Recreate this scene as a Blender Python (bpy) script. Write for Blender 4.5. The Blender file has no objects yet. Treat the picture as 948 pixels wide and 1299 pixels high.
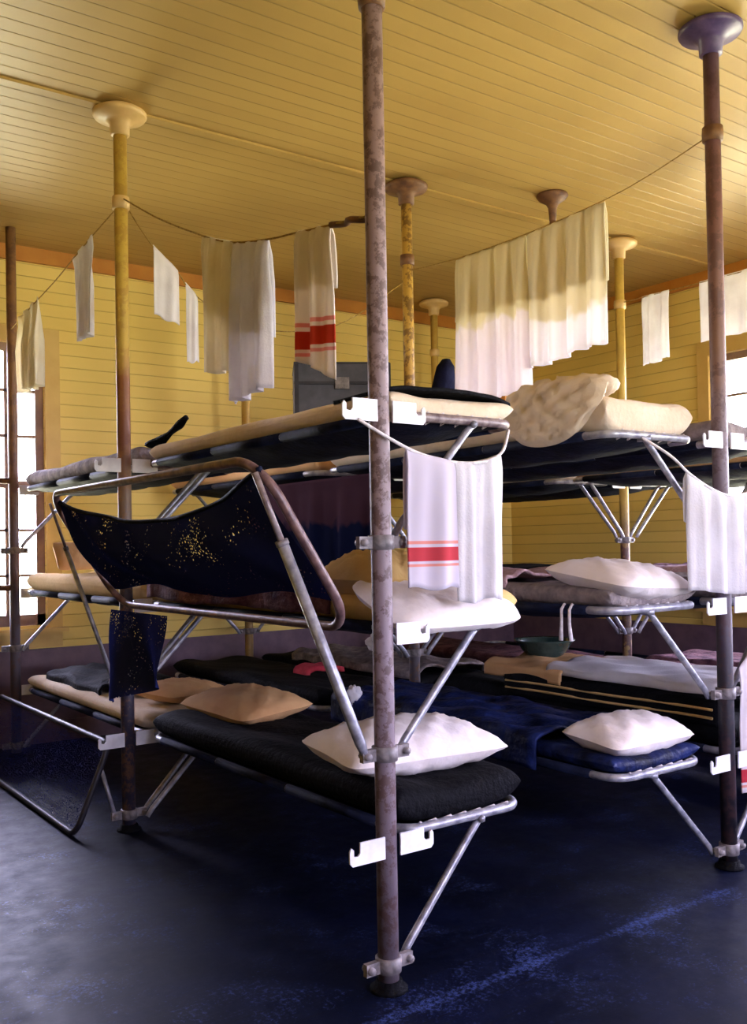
import bpy, math, random
from mathutils import Vector, Matrix
random.seed(7)
sc = bpy.context.scene
COL = sc.collection
PI = math.pi

# ------------------------------------------------------------------ materials
def lin(r, g, b):
    f = lambda c: (c/255/12.92) if c/255 <= 0.04045 else ((c/255+0.055)/1.055)**2.4
    return (f(r), f(g), f(b), 1)

def new_mat(name):
    m = bpy.data.materials.new(name); m.use_nodes = True
    nt = m.node_tree; nt.nodes.clear()
    out = nt.nodes.new('ShaderNodeOutputMaterial')
    return m, nt, out

def N(nt, kind, **kw):
    n = nt.nodes.new(kind)
    for k, v in kw.items(): setattr(n, k, v)
    return n

def principled(nt, out, rough=0.7, metal=0.0, spec=0.3):
    p = N(nt, 'ShaderNodeBsdfPrincipled')
    p.inputs['Roughness'].default_value = rough
    p.inputs['Metallic'].default_value = metal
    p.inputs['Specular IOR Level'].default_value = spec
    nt.links.new(p.outputs[0], out.inputs[0])
    return p

def ramp(nt, fac, stops):
    r = N(nt, 'ShaderNodeValToRGB')
    els = r.color_ramp.elements
    while len(els) > 1: els.remove(els[-1])
    els[0].position, els[0].color = stops[0]
    for pos, c in stops[1:]:
        e = els.new(pos); e.color = c
    nt.links.new(fac, r.inputs[0])
    return r

def noise(nt, scale, detail=4, vec=None, rough=0.55):
    n = N(nt, 'ShaderNodeTexNoise')
    n.inputs['Scale'].default_value = scale
    n.inputs['Detail'].default_value = detail
    n.inputs['Roughness'].default_value = rough
    if vec is not None: nt.links.new(vec, n.inputs['Vector'])
    return n

def cloth_mat(name, c1, c2, scale=8, rough=0.9, bump=0.25, trans=0.0, bscale=40):
    m, nt, out = new_mat(name)
    tc = N(nt, 'ShaderNodeTexCoord')
    n = noise(nt, scale, 4, tc.outputs['Object'])
    r = ramp(nt, n.outputs[0], [(0.35, lin(*c1)), (0.65, lin(*c2))])
    p = principled(nt, out, rough, 0, 0.1)
    nt.links.new(r.outputs[0], p.inputs['Base Color'])
    b = N(nt, 'ShaderNodeBump'); b.inputs['Strength'].default_value = bump; b.inputs['Distance'].default_value = 0.02
    n2 = noise(nt, bscale, 3, tc.outputs['Object'])
    nt.links.new(n2.outputs[0], b.inputs['Height']); nt.links.new(b.outputs[0], p.inputs['Normal'])
    if trans:
        t = N(nt, 'ShaderNodeBsdfTranslucent'); nt.links.new(r.outputs[0], t.inputs[0])
        mx = N(nt, 'ShaderNodeMixShader'); mx.inputs[0].default_value = trans
        nt.links.new(p.outputs[0], mx.inputs[1]); nt.links.new(t.outputs[0], mx.inputs[2])
        nt.links.new(mx.outputs[0], out.inputs[0])
    return m

def board_mat(name, c1, c2, groove, axis, pitch, rough=0.5, spec=0.3):
    """painted tongue and groove boards; axis = coordinate across the boards"""
    m, nt, out = new_mat(name)
    tc = N(nt, 'ShaderNodeTexCoord')
    sep = N(nt, 'ShaderNodeSeparateXYZ'); nt.links.new(tc.outputs['Object'], sep.inputs[0])
    d = N(nt, 'ShaderNodeMath', operation='DIVIDE'); d.inputs[1].default_value = pitch
    nt.links.new(sep.outputs[axis], d.inputs[0])
    fr = N(nt, 'ShaderNodeMath', operation='FRACT'); nt.links.new(d.outputs[0], fr.inputs[0])
    fl = N(nt, 'ShaderNodeMath', operation='FLOOR'); nt.links.new(d.outputs[0], fl.inputs[0])
    wn = N(nt, 'ShaderNodeTexWhiteNoise', noise_dimensions='1D'); nt.links.new(fl.outputs[0], wn.inputs['W'])
    g = ramp(nt, fr.outputs[0], [(0.0, (0,0,0,1)), (0.07, (1,1,1,1)), (0.95, (1,1,1,1)), (1.0, (0.3,0.3,0.3,1))])
    n = noise(nt, 1.7, 5, tc.outputs['Object'])
    ad = N(nt, 'ShaderNodeMath', operation='MULTIPLY_ADD')
    nt.links.new(wn.outputs[0], ad.inputs[0]); ad.inputs[1].default_value = 0.35
    nt.links.new(n.outputs[0], ad.inputs[2])
    r = ramp(nt, ad.outputs[0], [(0.35, lin(*c1)), (0.9, lin(*c2))])
    # groove strength varies from board to board
    gs = N(nt, 'ShaderNodeMath', operation='MULTIPLY_ADD'); nt.links.new(wn.outputs[0], gs.inputs[0])
    gs.inputs[1].default_value = 0.6; gs.inputs[2].default_value = 0.25
    mx = N(nt, 'ShaderNodeMix', data_type='RGBA')
    inv = N(nt, 'ShaderNodeMath', operation='SUBTRACT'); inv.inputs[0].default_value = 1; nt.links.new(g.outputs[0], inv.inputs[1])
    ml = N(nt, 'ShaderNodeMath', operation='MULTIPLY'); nt.links.new(inv.outputs[0], ml.inputs[0]); nt.links.new(gs.outputs[0], ml.inputs[1])
    nt.links.new(ml.outputs[0], mx.inputs['Factor']); nt.links.new(r.outputs[0], mx.inputs['A']); mx.inputs['B'].default_value = lin(*groove)
    p = principled(nt, out, rough, 0, spec)
    nt.links.new(mx.outputs['Result'], p.inputs['Base Color'])
    b = N(nt, 'ShaderNodeBump'); b.inputs['Strength'].default_value = 0.5; b.inputs['Distance'].default_value = 0.006
    nt.links.new(g.outputs[0], b.inputs['Height']); nt.links.new(b.outputs[0], p.inputs['Normal'])
    return m

def paint_mat(name, c1, c2, rough=0.45, scale=6, metal=0.0, spec=0.4):
    m, nt, out = new_mat(name)
    tc = N(nt, 'ShaderNodeTexCoord')
    n = noise(nt, scale, 6, tc.outputs['Object'])
    r = ramp(nt, n.outputs[0], [(0.35, lin(*c1)), (0.65, lin(*c2))])
    p = principled(nt, out, rough, metal, spec)
    nt.links.new(r.outputs[0], p.inputs['Base Color'])
    return m

def post_mat(name, stops, spots, spot_amount=0.5, scale=14):
    """weathered pipe: paint colour by height (metres / 3.4) with blotches of another paint coat"""
    m, nt, out = new_mat(name)
    tc = N(nt, 'ShaderNodeTexCoord')
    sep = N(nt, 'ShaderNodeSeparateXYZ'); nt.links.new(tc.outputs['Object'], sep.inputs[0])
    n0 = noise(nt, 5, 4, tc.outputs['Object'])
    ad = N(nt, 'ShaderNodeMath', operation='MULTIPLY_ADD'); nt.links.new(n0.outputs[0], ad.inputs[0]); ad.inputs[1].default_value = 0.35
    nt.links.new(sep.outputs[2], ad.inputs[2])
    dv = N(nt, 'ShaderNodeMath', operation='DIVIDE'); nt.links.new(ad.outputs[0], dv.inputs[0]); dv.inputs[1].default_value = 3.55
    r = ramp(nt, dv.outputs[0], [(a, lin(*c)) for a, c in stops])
    n = noise(nt, scale, 6, tc.outputs['Object'], 0.7)
    k = ramp(nt, n.outputs[0], [(0.49, (0,0,0,1)), (0.56, (1,1,1,1))])
    mu = N(nt, 'ShaderNodeMath', operation='MULTIPLY'); nt.links.new(k.outputs[0], mu.inputs[0]); mu.inputs[1].default_value = spot_amount
    mx = N(nt, 'ShaderNodeMix', data_type='RGBA'); nt.links.new(mu.outputs[0], mx.inputs['Factor'])
    nt.links.new(r.outputs[0], mx.inputs['A']); mx.inputs['B'].default_value = lin(*spots)
    p = principled(nt, out, 0.5, 0.0, 0.4)
    nt.links.new(mx.outputs['Result'], p.inputs['Base Color'])
    b = N(nt, 'ShaderNodeBump'); b.inputs['Strength'].default_value = 0.4; b.inputs['Distance'].default_value = 0.004
    nt.links.new(n.outputs[0], b.inputs['Height']); nt.links.new(b.outputs[0], p.inputs['Normal'])
    return m

M = {}
M['wall'] = board_mat('wall boards', (220,192,102), (230,202,114), (140,104,44), 2, 0.086)
M['ceiling'] = board_mat('ceiling boards', (176,144,80), (186,154,88), (100,72,34), 1, 0.095, 0.45, 0.25)
M['dado'] = paint_mat('dado paint', (92,72,86), (112,88,100), 0.5, 9)
M['crown'] = paint_mat('crown paint', (176,112,38), (190,128,50), 0.5, 5)
M['casing'] = paint_mat('casing paint', (196,160,84), (208,174,98), 0.45, 5)
M['sash'] = paint_mat('sash paint', (120,92,84), (150,120,100), 0.5, 7)
M['floor'] = None
M['steel'] = paint_mat('galvanised pipe', (120,120,134), (176,176,186), 0.35, 25, 0.35, 0.5)
M['oldpipe'] = paint_mat('worn bunk pipe', (92,74,78), (150,136,136), 0.4, 30, 0.15, 0.5)
M['duskypipe'] = paint_mat('dusky bunk pipe', (74,50,56), (122,94,90), 0.4, 30, 0.1, 0.5)
M['plate'] = paint_mat('white painted plate', (206,206,220), (236,236,244), 0.4, 10)
M['bracket'] = paint_mat('grey iron bracket', (88,82,84), (140,132,134), 0.5, 30)
M['rust'] = paint_mat('rusty iron', (92,60,44), (132,92,58), 0.6, 20)
M['creamiron'] = paint_mat('cream painted iron', (206,170,110), (220,186,128), 0.45, 9)
M['violetiron'] = paint_mat('dark violet iron', (70,54,98), (98,80,122), 0.4, 16)
M['canvas'] = cloth_mat('navy canvas', (10,13,28), (24,30,54), 14, 0.75, 0.2)
M['rope'] = cloth_mat('brown rope', (140,112,62), (176,144,84), 60, 0.9, 0.6)
M['cord'] = cloth_mat('pale cord', (196,186,186), (226,220,226), 60, 0.9, 0.3)
M['cream'] = cloth_mat('cream ticking', (206,186,160), (222,206,184), 5, 0.9, 0.25)
M['yellowtick'] = cloth_mat('buff ticking', (196,164,104), (212,180,122), 5, 0.9, 0.25)
M['pillow'] = cloth_mat('white pillow cotton', (214,202,196), (232,224,226), 4, 0.9, 0.3, 0, 14)
M['pillowbuff'] = cloth_mat('buff pillow cotton', (206,172,104), (222,190,128), 4, 0.9, 0.3, 0, 14)
M['pillowtan'] = cloth_mat('tan pillow cotton', (196,150,104), (212,172,124), 4, 0.9, 0.3, 0, 14)
M['towel'] = cloth_mat('white towel', (226,222,226), (240,238,242), 6, 0.95, 0.2, 0.42, 120)
M['towelcream'] = cloth_mat('cream towel', (236,226,204), (244,238,222), 6, 0.95, 0.2, 0.45, 120)
M['black'] = cloth_mat('black blanket', (4,4,8), (10,10,16), 10, 0.8, 0.4)
M['navyblanket'] = cloth_mat('navy blanket', (5,8,26), (30,42,92), 9, 0.5, 0.8, 0, 14)  # lighter blotches are blue sheen highlights painted into the colour
M['purple'] = cloth_mat('plum wool blanket', (74,46,58), (118,82,88), 12, 0.9, 0.7, 0, 30)
M['greyblanket'] = cloth_mat('grey wool blanket', (110,100,104), (150,138,136), 16, 0.9, 0.6)
M['rose'] = cloth_mat('dusty rose blanket', (150,116,120), (186,156,158), 10, 0.9, 0.6)
M['red'] = cloth_mat('red cloth', (150,40,52), (180,62,72), 10)
M['trunk'] = paint_mat('grey blue trunk', (58,58,70), (74,74,86), 0.5, 12)
M['trunkedge'] = paint_mat('dark trunk edge', (24,22,34), (40,38,50), 0.5, 12)
M['navycoat'] = cloth_mat('navy coat', (14,16,40), (26,28,58), 10)
M['orange'] = paint_mat('orange box', (176,112,30), (196,132,46), 0.55, 10)
M['bowl'] = paint_mat('dark green enamel', (30,52,52), (56,78,76), 0.2, 12, 0.0, 0.6)

def towel_band_mat(name, base, z0, z1, col=(196,52,44)):
    """white cotton with woven red bands between two heights of the cloth (object z)"""
    m, nt, out = new_mat(name)
    tc = N(nt, 'ShaderNodeTexCoord')
    sep = N(nt, 'ShaderNodeSeparateXYZ'); nt.links.new(tc.outputs['Object'], sep.inputs[0])
    mr = N(nt, 'ShaderNodeMapRange'); nt.links.new(sep.outputs[2], mr.inputs[0])
    mr.inputs[1].default_value = z0; mr.inputs[2].default_value = z1
    W, R_ = lin(*base), lin(*col); PK = lin(226,150,140)
    r = ramp(nt, mr.outputs[0], [(0.0, W), (0.02, PK), (0.10, PK), (0.12, W), (0.2, W), (0.22, R_), (0.72, R_), (0.74, W), (0.84, W), (0.86, PK), (0.96, PK), (0.98, W)])
    p = principled(nt, out, 0.95, 0, 0.05); nt.links.new(r.outputs[0], p.inputs['Base Color'])
    t = N(nt, 'ShaderNodeBsdfTranslucent'); nt.links.new(r.outputs[0], t.inputs[0])
    mx = N(nt, 'ShaderNodeMixShader'); mx.inputs[0].default_value = 0.3
    nt.links.new(p.outputs[0], mx.inputs[1]); nt.links.new(t.outputs[0], mx.inputs[2]); nt.links.new(mx.outputs[0], out.inputs[0])
    return m

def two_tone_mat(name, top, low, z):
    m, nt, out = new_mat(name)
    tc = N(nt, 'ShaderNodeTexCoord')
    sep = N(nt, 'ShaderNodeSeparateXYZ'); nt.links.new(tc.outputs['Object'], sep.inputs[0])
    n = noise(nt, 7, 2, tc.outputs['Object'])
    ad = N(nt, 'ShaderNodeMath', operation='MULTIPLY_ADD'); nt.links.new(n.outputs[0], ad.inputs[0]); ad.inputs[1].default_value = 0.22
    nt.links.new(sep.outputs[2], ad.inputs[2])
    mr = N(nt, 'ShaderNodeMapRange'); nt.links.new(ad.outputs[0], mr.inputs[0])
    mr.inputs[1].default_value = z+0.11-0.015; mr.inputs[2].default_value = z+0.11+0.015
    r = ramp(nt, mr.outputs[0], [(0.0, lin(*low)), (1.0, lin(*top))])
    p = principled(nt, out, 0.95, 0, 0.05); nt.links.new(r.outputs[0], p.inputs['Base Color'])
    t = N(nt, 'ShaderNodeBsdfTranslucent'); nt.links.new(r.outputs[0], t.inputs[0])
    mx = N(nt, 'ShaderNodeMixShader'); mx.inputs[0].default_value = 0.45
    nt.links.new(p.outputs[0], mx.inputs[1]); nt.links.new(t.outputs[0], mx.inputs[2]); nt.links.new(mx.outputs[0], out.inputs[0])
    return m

def net_mat(name, dens):
    m, nt, out = new_mat(name)
    tc = N(nt, 'ShaderNodeTexCoord')
    vo = N(nt, 'ShaderNodeTexVoronoi', feature='DISTANCE_TO_EDGE'); vo.inputs['Scale'].default_value = 85
    nt.links.new(tc.outputs['Object'], vo.inputs['Vector'])
    n = noise(nt, 6, 3, tc.outputs['Object'])
    th = N(nt, 'ShaderNodeMath', operation='MULTIPLY'); nt.links.new(n.outputs[0], th.inputs[0]); th.inputs[1].default_value = 0.42*dens
    lt = N(nt, 'ShaderNodeMath', operation='LESS_THAN'); nt.links.new(vo.outputs['Distance'], lt.inputs[0]); nt.links.new(th.outputs[0], lt.inputs[1])
    p = N(nt, 'ShaderNodeBsdfPrincipled'); p.inputs['Base Color'].default_value = lin(34,40,92); p.inputs['Roughness'].default_value = 1.0; p.inputs['Specular IOR Level'].default_value = 0.0
    tr = N(nt, 'ShaderNodeBsdfTransparent')
    mx = N(nt, 'ShaderNodeMixShader'); nt.links.new(lt.outputs[0], mx.inputs[0])
    nt.links.new(tr.outputs[0], mx.inputs[1]); nt.links.new(p.outputs[0], mx.inputs[2]); nt.links.new(mx.outputs[0], out.inputs[0])
    return m
M['net'] = net_mat('dark netting', 2.1); M['thinnet'] = net_mat('worn thin netting', 0.3)

SEAM = (-0.14, 0.0)
def floor_mat():
    m, nt, out = new_mat('dark polished floor')
    tc = N(nt, 'ShaderNodeTexCoord')
    sep = N(nt, 'ShaderNodeSeparateXYZ'); nt.links.new(tc.outputs['Object'], sep.inputs[0])
    d = N(nt, 'ShaderNodeMath', operation='DIVIDE'); d.inputs[1].default_value = 0.11; nt.links.new(sep.outputs[1], d.inputs[0])
    fr = N(nt, 'ShaderNodeMath', operation='FRACT'); nt.links.new(d.outputs[0], fr.inputs[0])
    g = ramp(nt, fr.outputs[0], [(0.0, (0,0,0,1)), (0.05, (1,1,1,1)), (1.0, (1,1,1,1))])
    n = noise(nt, 2.2, 6, tc.outputs['Object'], 0.7)
    c = ramp(nt, n.outputs[0], [(0.3, lin(1,3,12)), (0.7, lin(6,13,42))])
    mx = N(nt, 'ShaderNodeMix', data_type='RGBA'); mx.inputs['A'].default_value = lin(6,6,12)
    nt.links.new(g.outputs[0], mx.inputs['Factor']); nt.links.new(c.outputs[0], mx.inputs['B'])
    # pale scuffs: fine speckle everywhere, denser along a worn seam in the boards
    ns = noise(nt, 70, 3, tc.outputs['Object'], 0.8)
    nb = noise(nt, 3.0, 5, tc.outputs['Object'], 0.7)
    sm = N(nt, 'ShaderNodeMath', operation='MULTIPLY_ADD'); nt.links.new(sep.outputs[0], sm.inputs[0]); sm.inputs[1].default_value = SEAM[1]; sm.inputs[2].default_value = SEAM[0]
    ds = N(nt, 'ShaderNodeMath', operation='SUBTRACT'); nt.links.new(sep.outputs[1], ds.inputs[0]); nt.links.new(sm.outputs[0], ds.inputs[1])
    ab = N(nt, 'ShaderNodeMath', operation='ABSOLUTE'); nt.links.new(ds.outputs[0], ab.inputs[0])
    sw = ramp(nt, ab.outputs[0], [(0.0, (1,1,1,1)), (0.012, (0.85,)*3+(1,)), (0.03, (0.12,)*3+(1,)), (0.25, (0,0,0,1))])
    t1 = N(nt, 'ShaderNodeMath', operation='MULTIPLY_ADD'); nt.links.new(sw.outputs[0], t1.inputs[0]); t1.inputs[1].default_value = 0.17; nt.links.new(nb.outputs[0], t1.inputs[2])
    t2 = N(nt, 'ShaderNodeMath', operation='MULTIPLY'); nt.links.new(t1.outputs[0], t2.inputs[0]); nt.links.new(ns.outputs[0], t2.inputs[1])
    sk = ramp(nt, t2.outputs[0], [(0.30, (0,0,0,1)), (0.46, (1,1,1,1))])
    mx2 = N(nt, 'ShaderNodeMix', data_type='RGBA'); nt.links.new(sk.outputs[0], mx2.inputs['Factor'])
    nt.links.new(mx.outputs['Result'], mx2.inputs['A']); mx2.inputs['B'].default_value = lin(58,72,124)
    mx = mx2
    p = principled(nt, out, 0.4, 0, 0.10)
    n2 = noise(nt, 9, 5, tc.outputs['Object'], 0.7)
    rr = ramp(nt, n2.outputs[0], [(0.3, (0.42,)*3+(1,)), (0.7, (0.58,)*3+(1,))])
    nt.links.new(rr.outputs[0], p.inputs['Roughness'])
    nt.links.new(mx.outputs['Result'], p.inputs['Base Color'])
    b = N(nt, 'ShaderNodeBump'); b.inputs['Strength'].default_value = 0.25; b.inputs['Distance'].default_value = 0.004
    nt.links.new(n2.outputs[0], b.inputs['Height']); nt.links.new(b.outputs[0], p.inputs['Normal'])
    return m
M['floor'] = floor_mat()

def glass_mat():
    m, nt, out = new_mat('window glass')
    tr = N(nt, 'ShaderNodeBsdfTransparent'); tr.inputs[0].default_value = (0.96, 0.97, 1, 1)
    gl = N(nt, 'ShaderNodeBsdfGlossy'); gl.inputs['Roughness'].default_value = 0.02
    fz = N(nt, 'ShaderNodeFresnel'); fz.inputs[0].default_value = 1.45
    mx = N(nt, 'ShaderNodeMixShader'); nt.links.new(fz.outputs[0], mx.inputs[0])
    nt.links.new(tr.outputs[0], mx.inputs[1]); nt.links.new(gl.outputs[0], mx.inputs[2]); nt.links.new(mx.outputs[0], out.inputs[0])
    return m
M['glass'] = glass_mat()

# ------------------------------------------------------------------ mesh builder
class MB:
    def __init__(s): s.v = []; s.f = []; s.sm = []
    def add(s, vs, fs, smooth=True):
        o = len(s.v); s.v += [tuple(v) for v in vs]
        for f in fs: s.f.append(tuple(i+o for i in f)); s.sm.append(smooth)
        return s
    def box(s, x0, x1, y0, y1, z0, z1):
        vs = [(x,y,z) for z in (z0,z1) for y in (y0,y1) for x in (x0,x1)]
        return s.add(vs, [(0,2,3,1),(4,5,7,6),(0,1,5,4),(2,6,7,3),(0,4,6,2),(1,3,7,5)], False)
    def tube(s, pts, r, n=8, closed=False):
        pts = [Vector(p) for p in pts]; L = len(pts)
        rs = r if isinstance(r, (list, tuple)) else [r]*L
        rings = []; up = None
        for i, p in enumerate(pts):
            a = pts[(i-1) % L] if (closed or i > 0) else p
            b = pts[(i+1) % L] if (closed or i < L-1) else p
            t = (b-a).normalized()
            if up is None:
                up = Vector((0,0,1)) if abs(t.z) < 0.9 else Vector((1,0,0))
            u = (up - t*up.dot(t)).normalized(); w = t.cross(u); up = u
            rings.append([p + (u*math.cos(2*PI*k/n) + w*math.sin(2*PI*k/n))*rs[i] for k in range(n)])
        vs = [v for ring in rings for v in ring]; fs = []
        for i in range(L if closed else L-1):
            j = (i+1) % L
            for k in range(n): fs.append((i*n+k, i*n+(k+1)%n, j*n+(k+1)%n, j*n+k))
        if not closed:
            fs.append(tuple(range(n))[::-1]); fs.append(tuple((L-1)*n+k for k in range(n)))
        return s.add(vs, fs)
    def lathe(s, prof, n=24, c=(0,0,0)):
        vs = []; fs = []; L = len(prof)
        for r, z in prof:
            for k in range(n): vs.append((c[0]+r*math.cos(2*PI*k/n), c[1]+r*math.sin(2*PI*k/n), c[2]+z))
        for i in range(L-1):
            for k in range(n): fs.append((i*n+k, i*n+(k+1)%n, (i+1)*n+(k+1)%n, (i+1)*n+k))
        fs.append(tuple(range(n))[::-1]); fs.append(tuple((L-1)*n+k for k in range(n)))
        return s.add(vs, fs)
    def extrude(s, outline, axis, t0, t1):
        """outline of 2D points in the plane normal to axis ('y': points are x,z)"""
        n = len(outline)
        mk = (lambda p, t: (p[0], t, p[1])) if axis == 'y' else (lambda p, t: (t, p[0], p[1])) if axis == 'x' else (lambda p, t: (p[0], p[1], t))
        vs = [mk(p, t0) for p in outline] + [mk(p, t1) for p in outline]
        fs = [tuple(range(n))[::-1], tuple(range(n, 2*n))] + [(i, (i+1)%n, n+(i+1)%n, n+i) for i in range(n)]
        return s.add(vs, fs, False)
    def grid(s, nu, nv, fn, smooth=True):
        vs = [fn(i/(nu-1), j/(nv-1)) for j in range(nv) for i in range(nu)]
        fs = [(j*nu+i, j*nu+i+1, (j+1)*nu+i+1, (j+1)*nu+i) for j in range(nv-1) for i in range(nu-1)]
        return s.add(vs, fs, smooth)
    def mesh(s, name, mat):
        me = bpy.data.meshes.new(name); me.from_pydata(s.v, [], s.f)
        me.polygons.foreach_set('use_smooth', s.sm)
        me.materials.append(mat); me.update(); return me
    def build(s, name, mat, parent=None, loc=(0,0,0), thick=0):
        o = bpy.data.objects.new(name, s.mesh(name, mat)); COL.objects.link(o)
        o.location = loc
        if parent: o.parent = parent
        if thick:
            md = o.modifiers.new('thickness', 'SOLIDIFY'); md.thickness = thick; md.offset = 0
        return o

def link(me, name, parent=None, loc=(0,0,0), rot=(0,0,0)):
    o = bpy.data.objects.new(name, me); COL.objects.link(o); o.location = loc; o.rotation_euler = rot
    if parent: o.parent = parent
    return o
def tag(o, label, cat, group=None):
    o['label'] = label; o['category'] = cat
    if group: o['group'] = group
    return o
def thing(name, loc, label, cat, group=None, rot=(0,0,0)):
    o = bpy.data.objects.new(name, None); COL.objects.link(o); o.empty_display_size = 0.1
    o.location = loc; o.rotation_euler = rot
    return tag(o, label, cat, group)
def structure(o): o['kind'] = 'structure'; return o

# ------------------------------------------------------------------ the room
X0, X1, Y0, Y1, H, T = -4.6, 4.75, -4.6, 4.35, 3.378, 0.14
DADO = 0.64
structure(MB().box(X0-T, X1+T, Y0-T, Y1+T, -0.1, 0).build('floor', M['floor']))
structure(MB().box(X0-T, X1+T, Y0-T, Y1+T, H, H+0.1).build('ceiling', M['ceiling']))

WZ0, WZ1 = 0.80, 2.72       # window opening, bottom and top
def wall(name, a0, a1, holes, place):
    """place(a, d0, d1, z0, z1, a1) -> box extents; d measured outward from the room face"""
    hi, lo = MB(), MB()
    edges = [a0]
    for h in holes: edges += [h[0], h[1]]
    edges.append(a1)
    for k in range(0, len(edges), 2):
        lo.box(*place(edges[k], edges[k+1], 0, T, 0, DADO)); hi.box(*place(edges[k], edges[k+1], 0, T, DADO, H))
    for h in holes:
        lo.box(*place(h[0], h[1], 0, T, 0, DADO)); hi.box(*place(h[0], h[1], 0, T, DADO, WZ0)); hi.box(*place(h[0], h[1], 0, T, WZ1, H))
    w = structure(hi.build(name, M['wall'])); w2 = lo.build('dado', M['dado'], w)
    return w
north = lambda a, b, d0, d1, z0, z1: (a, b, Y1+d0, Y1+d1, z0, z1)
south = lambda a, b, d0, d1, z0, z1: (a, b, Y0-d1, Y0-d0, z0, z1)
east = lambda a, b, d0, d1, z0, z1: (X1+d0, X1+d1, a, b, z0, z1)
west = lambda a, b, d0, d1, z0, z1: (X0-d1, X0-d0, a, b, z0, z1)
WIN = {'back': (north, X0, X1, [(-0.40,0.34)]),
       'right': (east, Y0, Y1, [(-3.6,-2.6), (-1.9,-0.9), (-0.55,0.60), (0.98,2.14)]),  # last window is in view; the three others are unseen, added for lighting
       'front': (south, X0, X1, [(-0.2,0.8), (2.6,3.6)]),  # unseen windows behind the camera, added for fill light
       'left': (west, Y0, Y1, [])}
k = 0
for side, (pl, a0, a1, holes) in WIN.items():
    # corners: back/front walls span between the side walls
    wall('wall_'+side, a0, a1, holes, pl)
    structure(MB().box(*pl(a0, a1, -0.03, 0, H-0.10, H)).build('trim_%d' % (list(WIN).index(side)+1), M['crown']))
    structure(MB().box(*pl(a0, a1, -0.02, 0, 0, 0.14)).build('baseboard_'+side, M['dado']))
    structure(MB().box(*pl(a0, a1, -0.012, 0, DADO-0.02, DADO+0.03)).build('trim_%d' % (list(WIN).index(side)+5), M['casing'] if side != 'x' else None)) if False else None
    for h0, h1 in holes:
        k += 1
        fr = MB(); c = 0.10
        for (a, b, z0, z1) in ((h0-c, h0, WZ0-0.02, WZ1), (h1, h1+c, WZ0-0.02, WZ1), (h0-c, h1+c, WZ1, WZ1+0.11)):
            fr.box(*pl(a, b, -0.025, 0.0, z0, z1))
        fr.box(*pl(h0-c-0.03, h1+c+0.03, -0.07, 0.0, WZ0-0.05, WZ0-0.02)); fr.box(*pl(h0-c, h1+c, -0.022, 0.0, WZ0-0.15, WZ0-0.05))
        w = structure(fr.build('window_%d' % k, M['casing']))
        s = MB()
        for (a, b) in ((h0, h0+0.055), (h1-0.055, h1)): s.box(*pl(a, b, 0.03, 0.075, WZ0, WZ1))
        zm = (WZ0+WZ1)/2
        for (z0, z1) in ((WZ0, WZ0+0.075), (WZ1-0.055, WZ1), (zm-0.025, zm+0.025)): s.box(*pl(h0, h1, 0.03, 0.075, z0, z1))
        for q in range(1, 3):
            a = h0 + (h1-h0)*q/3; s.box(*pl(a-0.011, a+0.011, 0.04, 0.065, WZ0, WZ1))
        for z in (WZ0+0.34, WZ0+0.65, zm+0.33, zm+0.64): s.box(*pl(h0, h1, 0.04, 0.065, z-0.010, z+0.010))
        s.build('sash', M['sash'], w)
        MB().box(*pl(h0, h1, 0.05, 0.055, WZ0, WZ1)).build('glass', M['glass'], w)
# thin batten across the ceiling boards over the middle posts
structure(MB().box(X0, X1, 2.0, 2.05, H-0.012, H).build('trim_5', M['ceiling']))

# ------------------------------------------------------------------ posts
R_POST = 0.031
TIERS = (0.43, 1.045, 1.70)
BRK = (0.075, 0.69, 1.31)
COLLAR = 2.93
def plate_mesh():
    """flat hook plate: a J slot open at its outer end"""
    o = [(0.028,-0.032),(0.142,-0.032),(0.152,-0.022),(0.152,0.012),(0.146,0.022),(0.138,0.014),(0.138,-0.004),(0.124,-0.006),(0.116,0.002),(0.116,0.032),(0.028,0.032)]
    R = MB().extrude(o, 'y', -0.003, 0.003).mesh('hook_plate', M['plate'])
    L = MB().extrude([(-x, z) for x, z in o][::-1], 'y', -0.003, 0.003).mesh('hook_plate', M['plate'])
    return L, R
PLATE_L, PLATE_R = plate_mesh()
def bracket_mesh():
    m = MB().lathe([(0.032,-0.022),(0.038,-0.021),(0.039,0.021),(0.032,0.022)], 20)
    m.box(0.036, 0.084, -0.009, 0.009, -0.018, 0.018); m.box(-0.084, -0.036, -0.009, 0.009, -0.018, 0.018)
    for sx in (-1, 1): m.tube([(sx*0.07,-0.022,0),(sx*0.07,0.022,0)], 0.011, 8)
    return m.mesh('strut_bracket', M['bracket'])
BRACKET = bracket_mesh()
COLLAR_ME = MB().lathe([(0.031,-0.03),(0.040,-0.028),(0.042,0.0),(0.040,0.028),(0.031,0.03)], 20)
FOOT_ME = MB().lathe([(0.056,0),(0.056,0.008),(0.044,0.012),(0.040,0.028),(0.032,0.030)], 24).mesh('floor_flange', M['black'])
def flange_me(mat, r=0.125):
    return MB().lathe([(0.032,-0.13),(0.045,-0.125),(0.047,-0.075),(0.07,-0.06),(r*0.95,-0.045),(r,-0.035),(r,-0.022),(r*0.85,-0.01),(r*0.7,-0.0005)], 32).mesh('ceiling_flange', mat)
YEL = (196,164,72)
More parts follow.
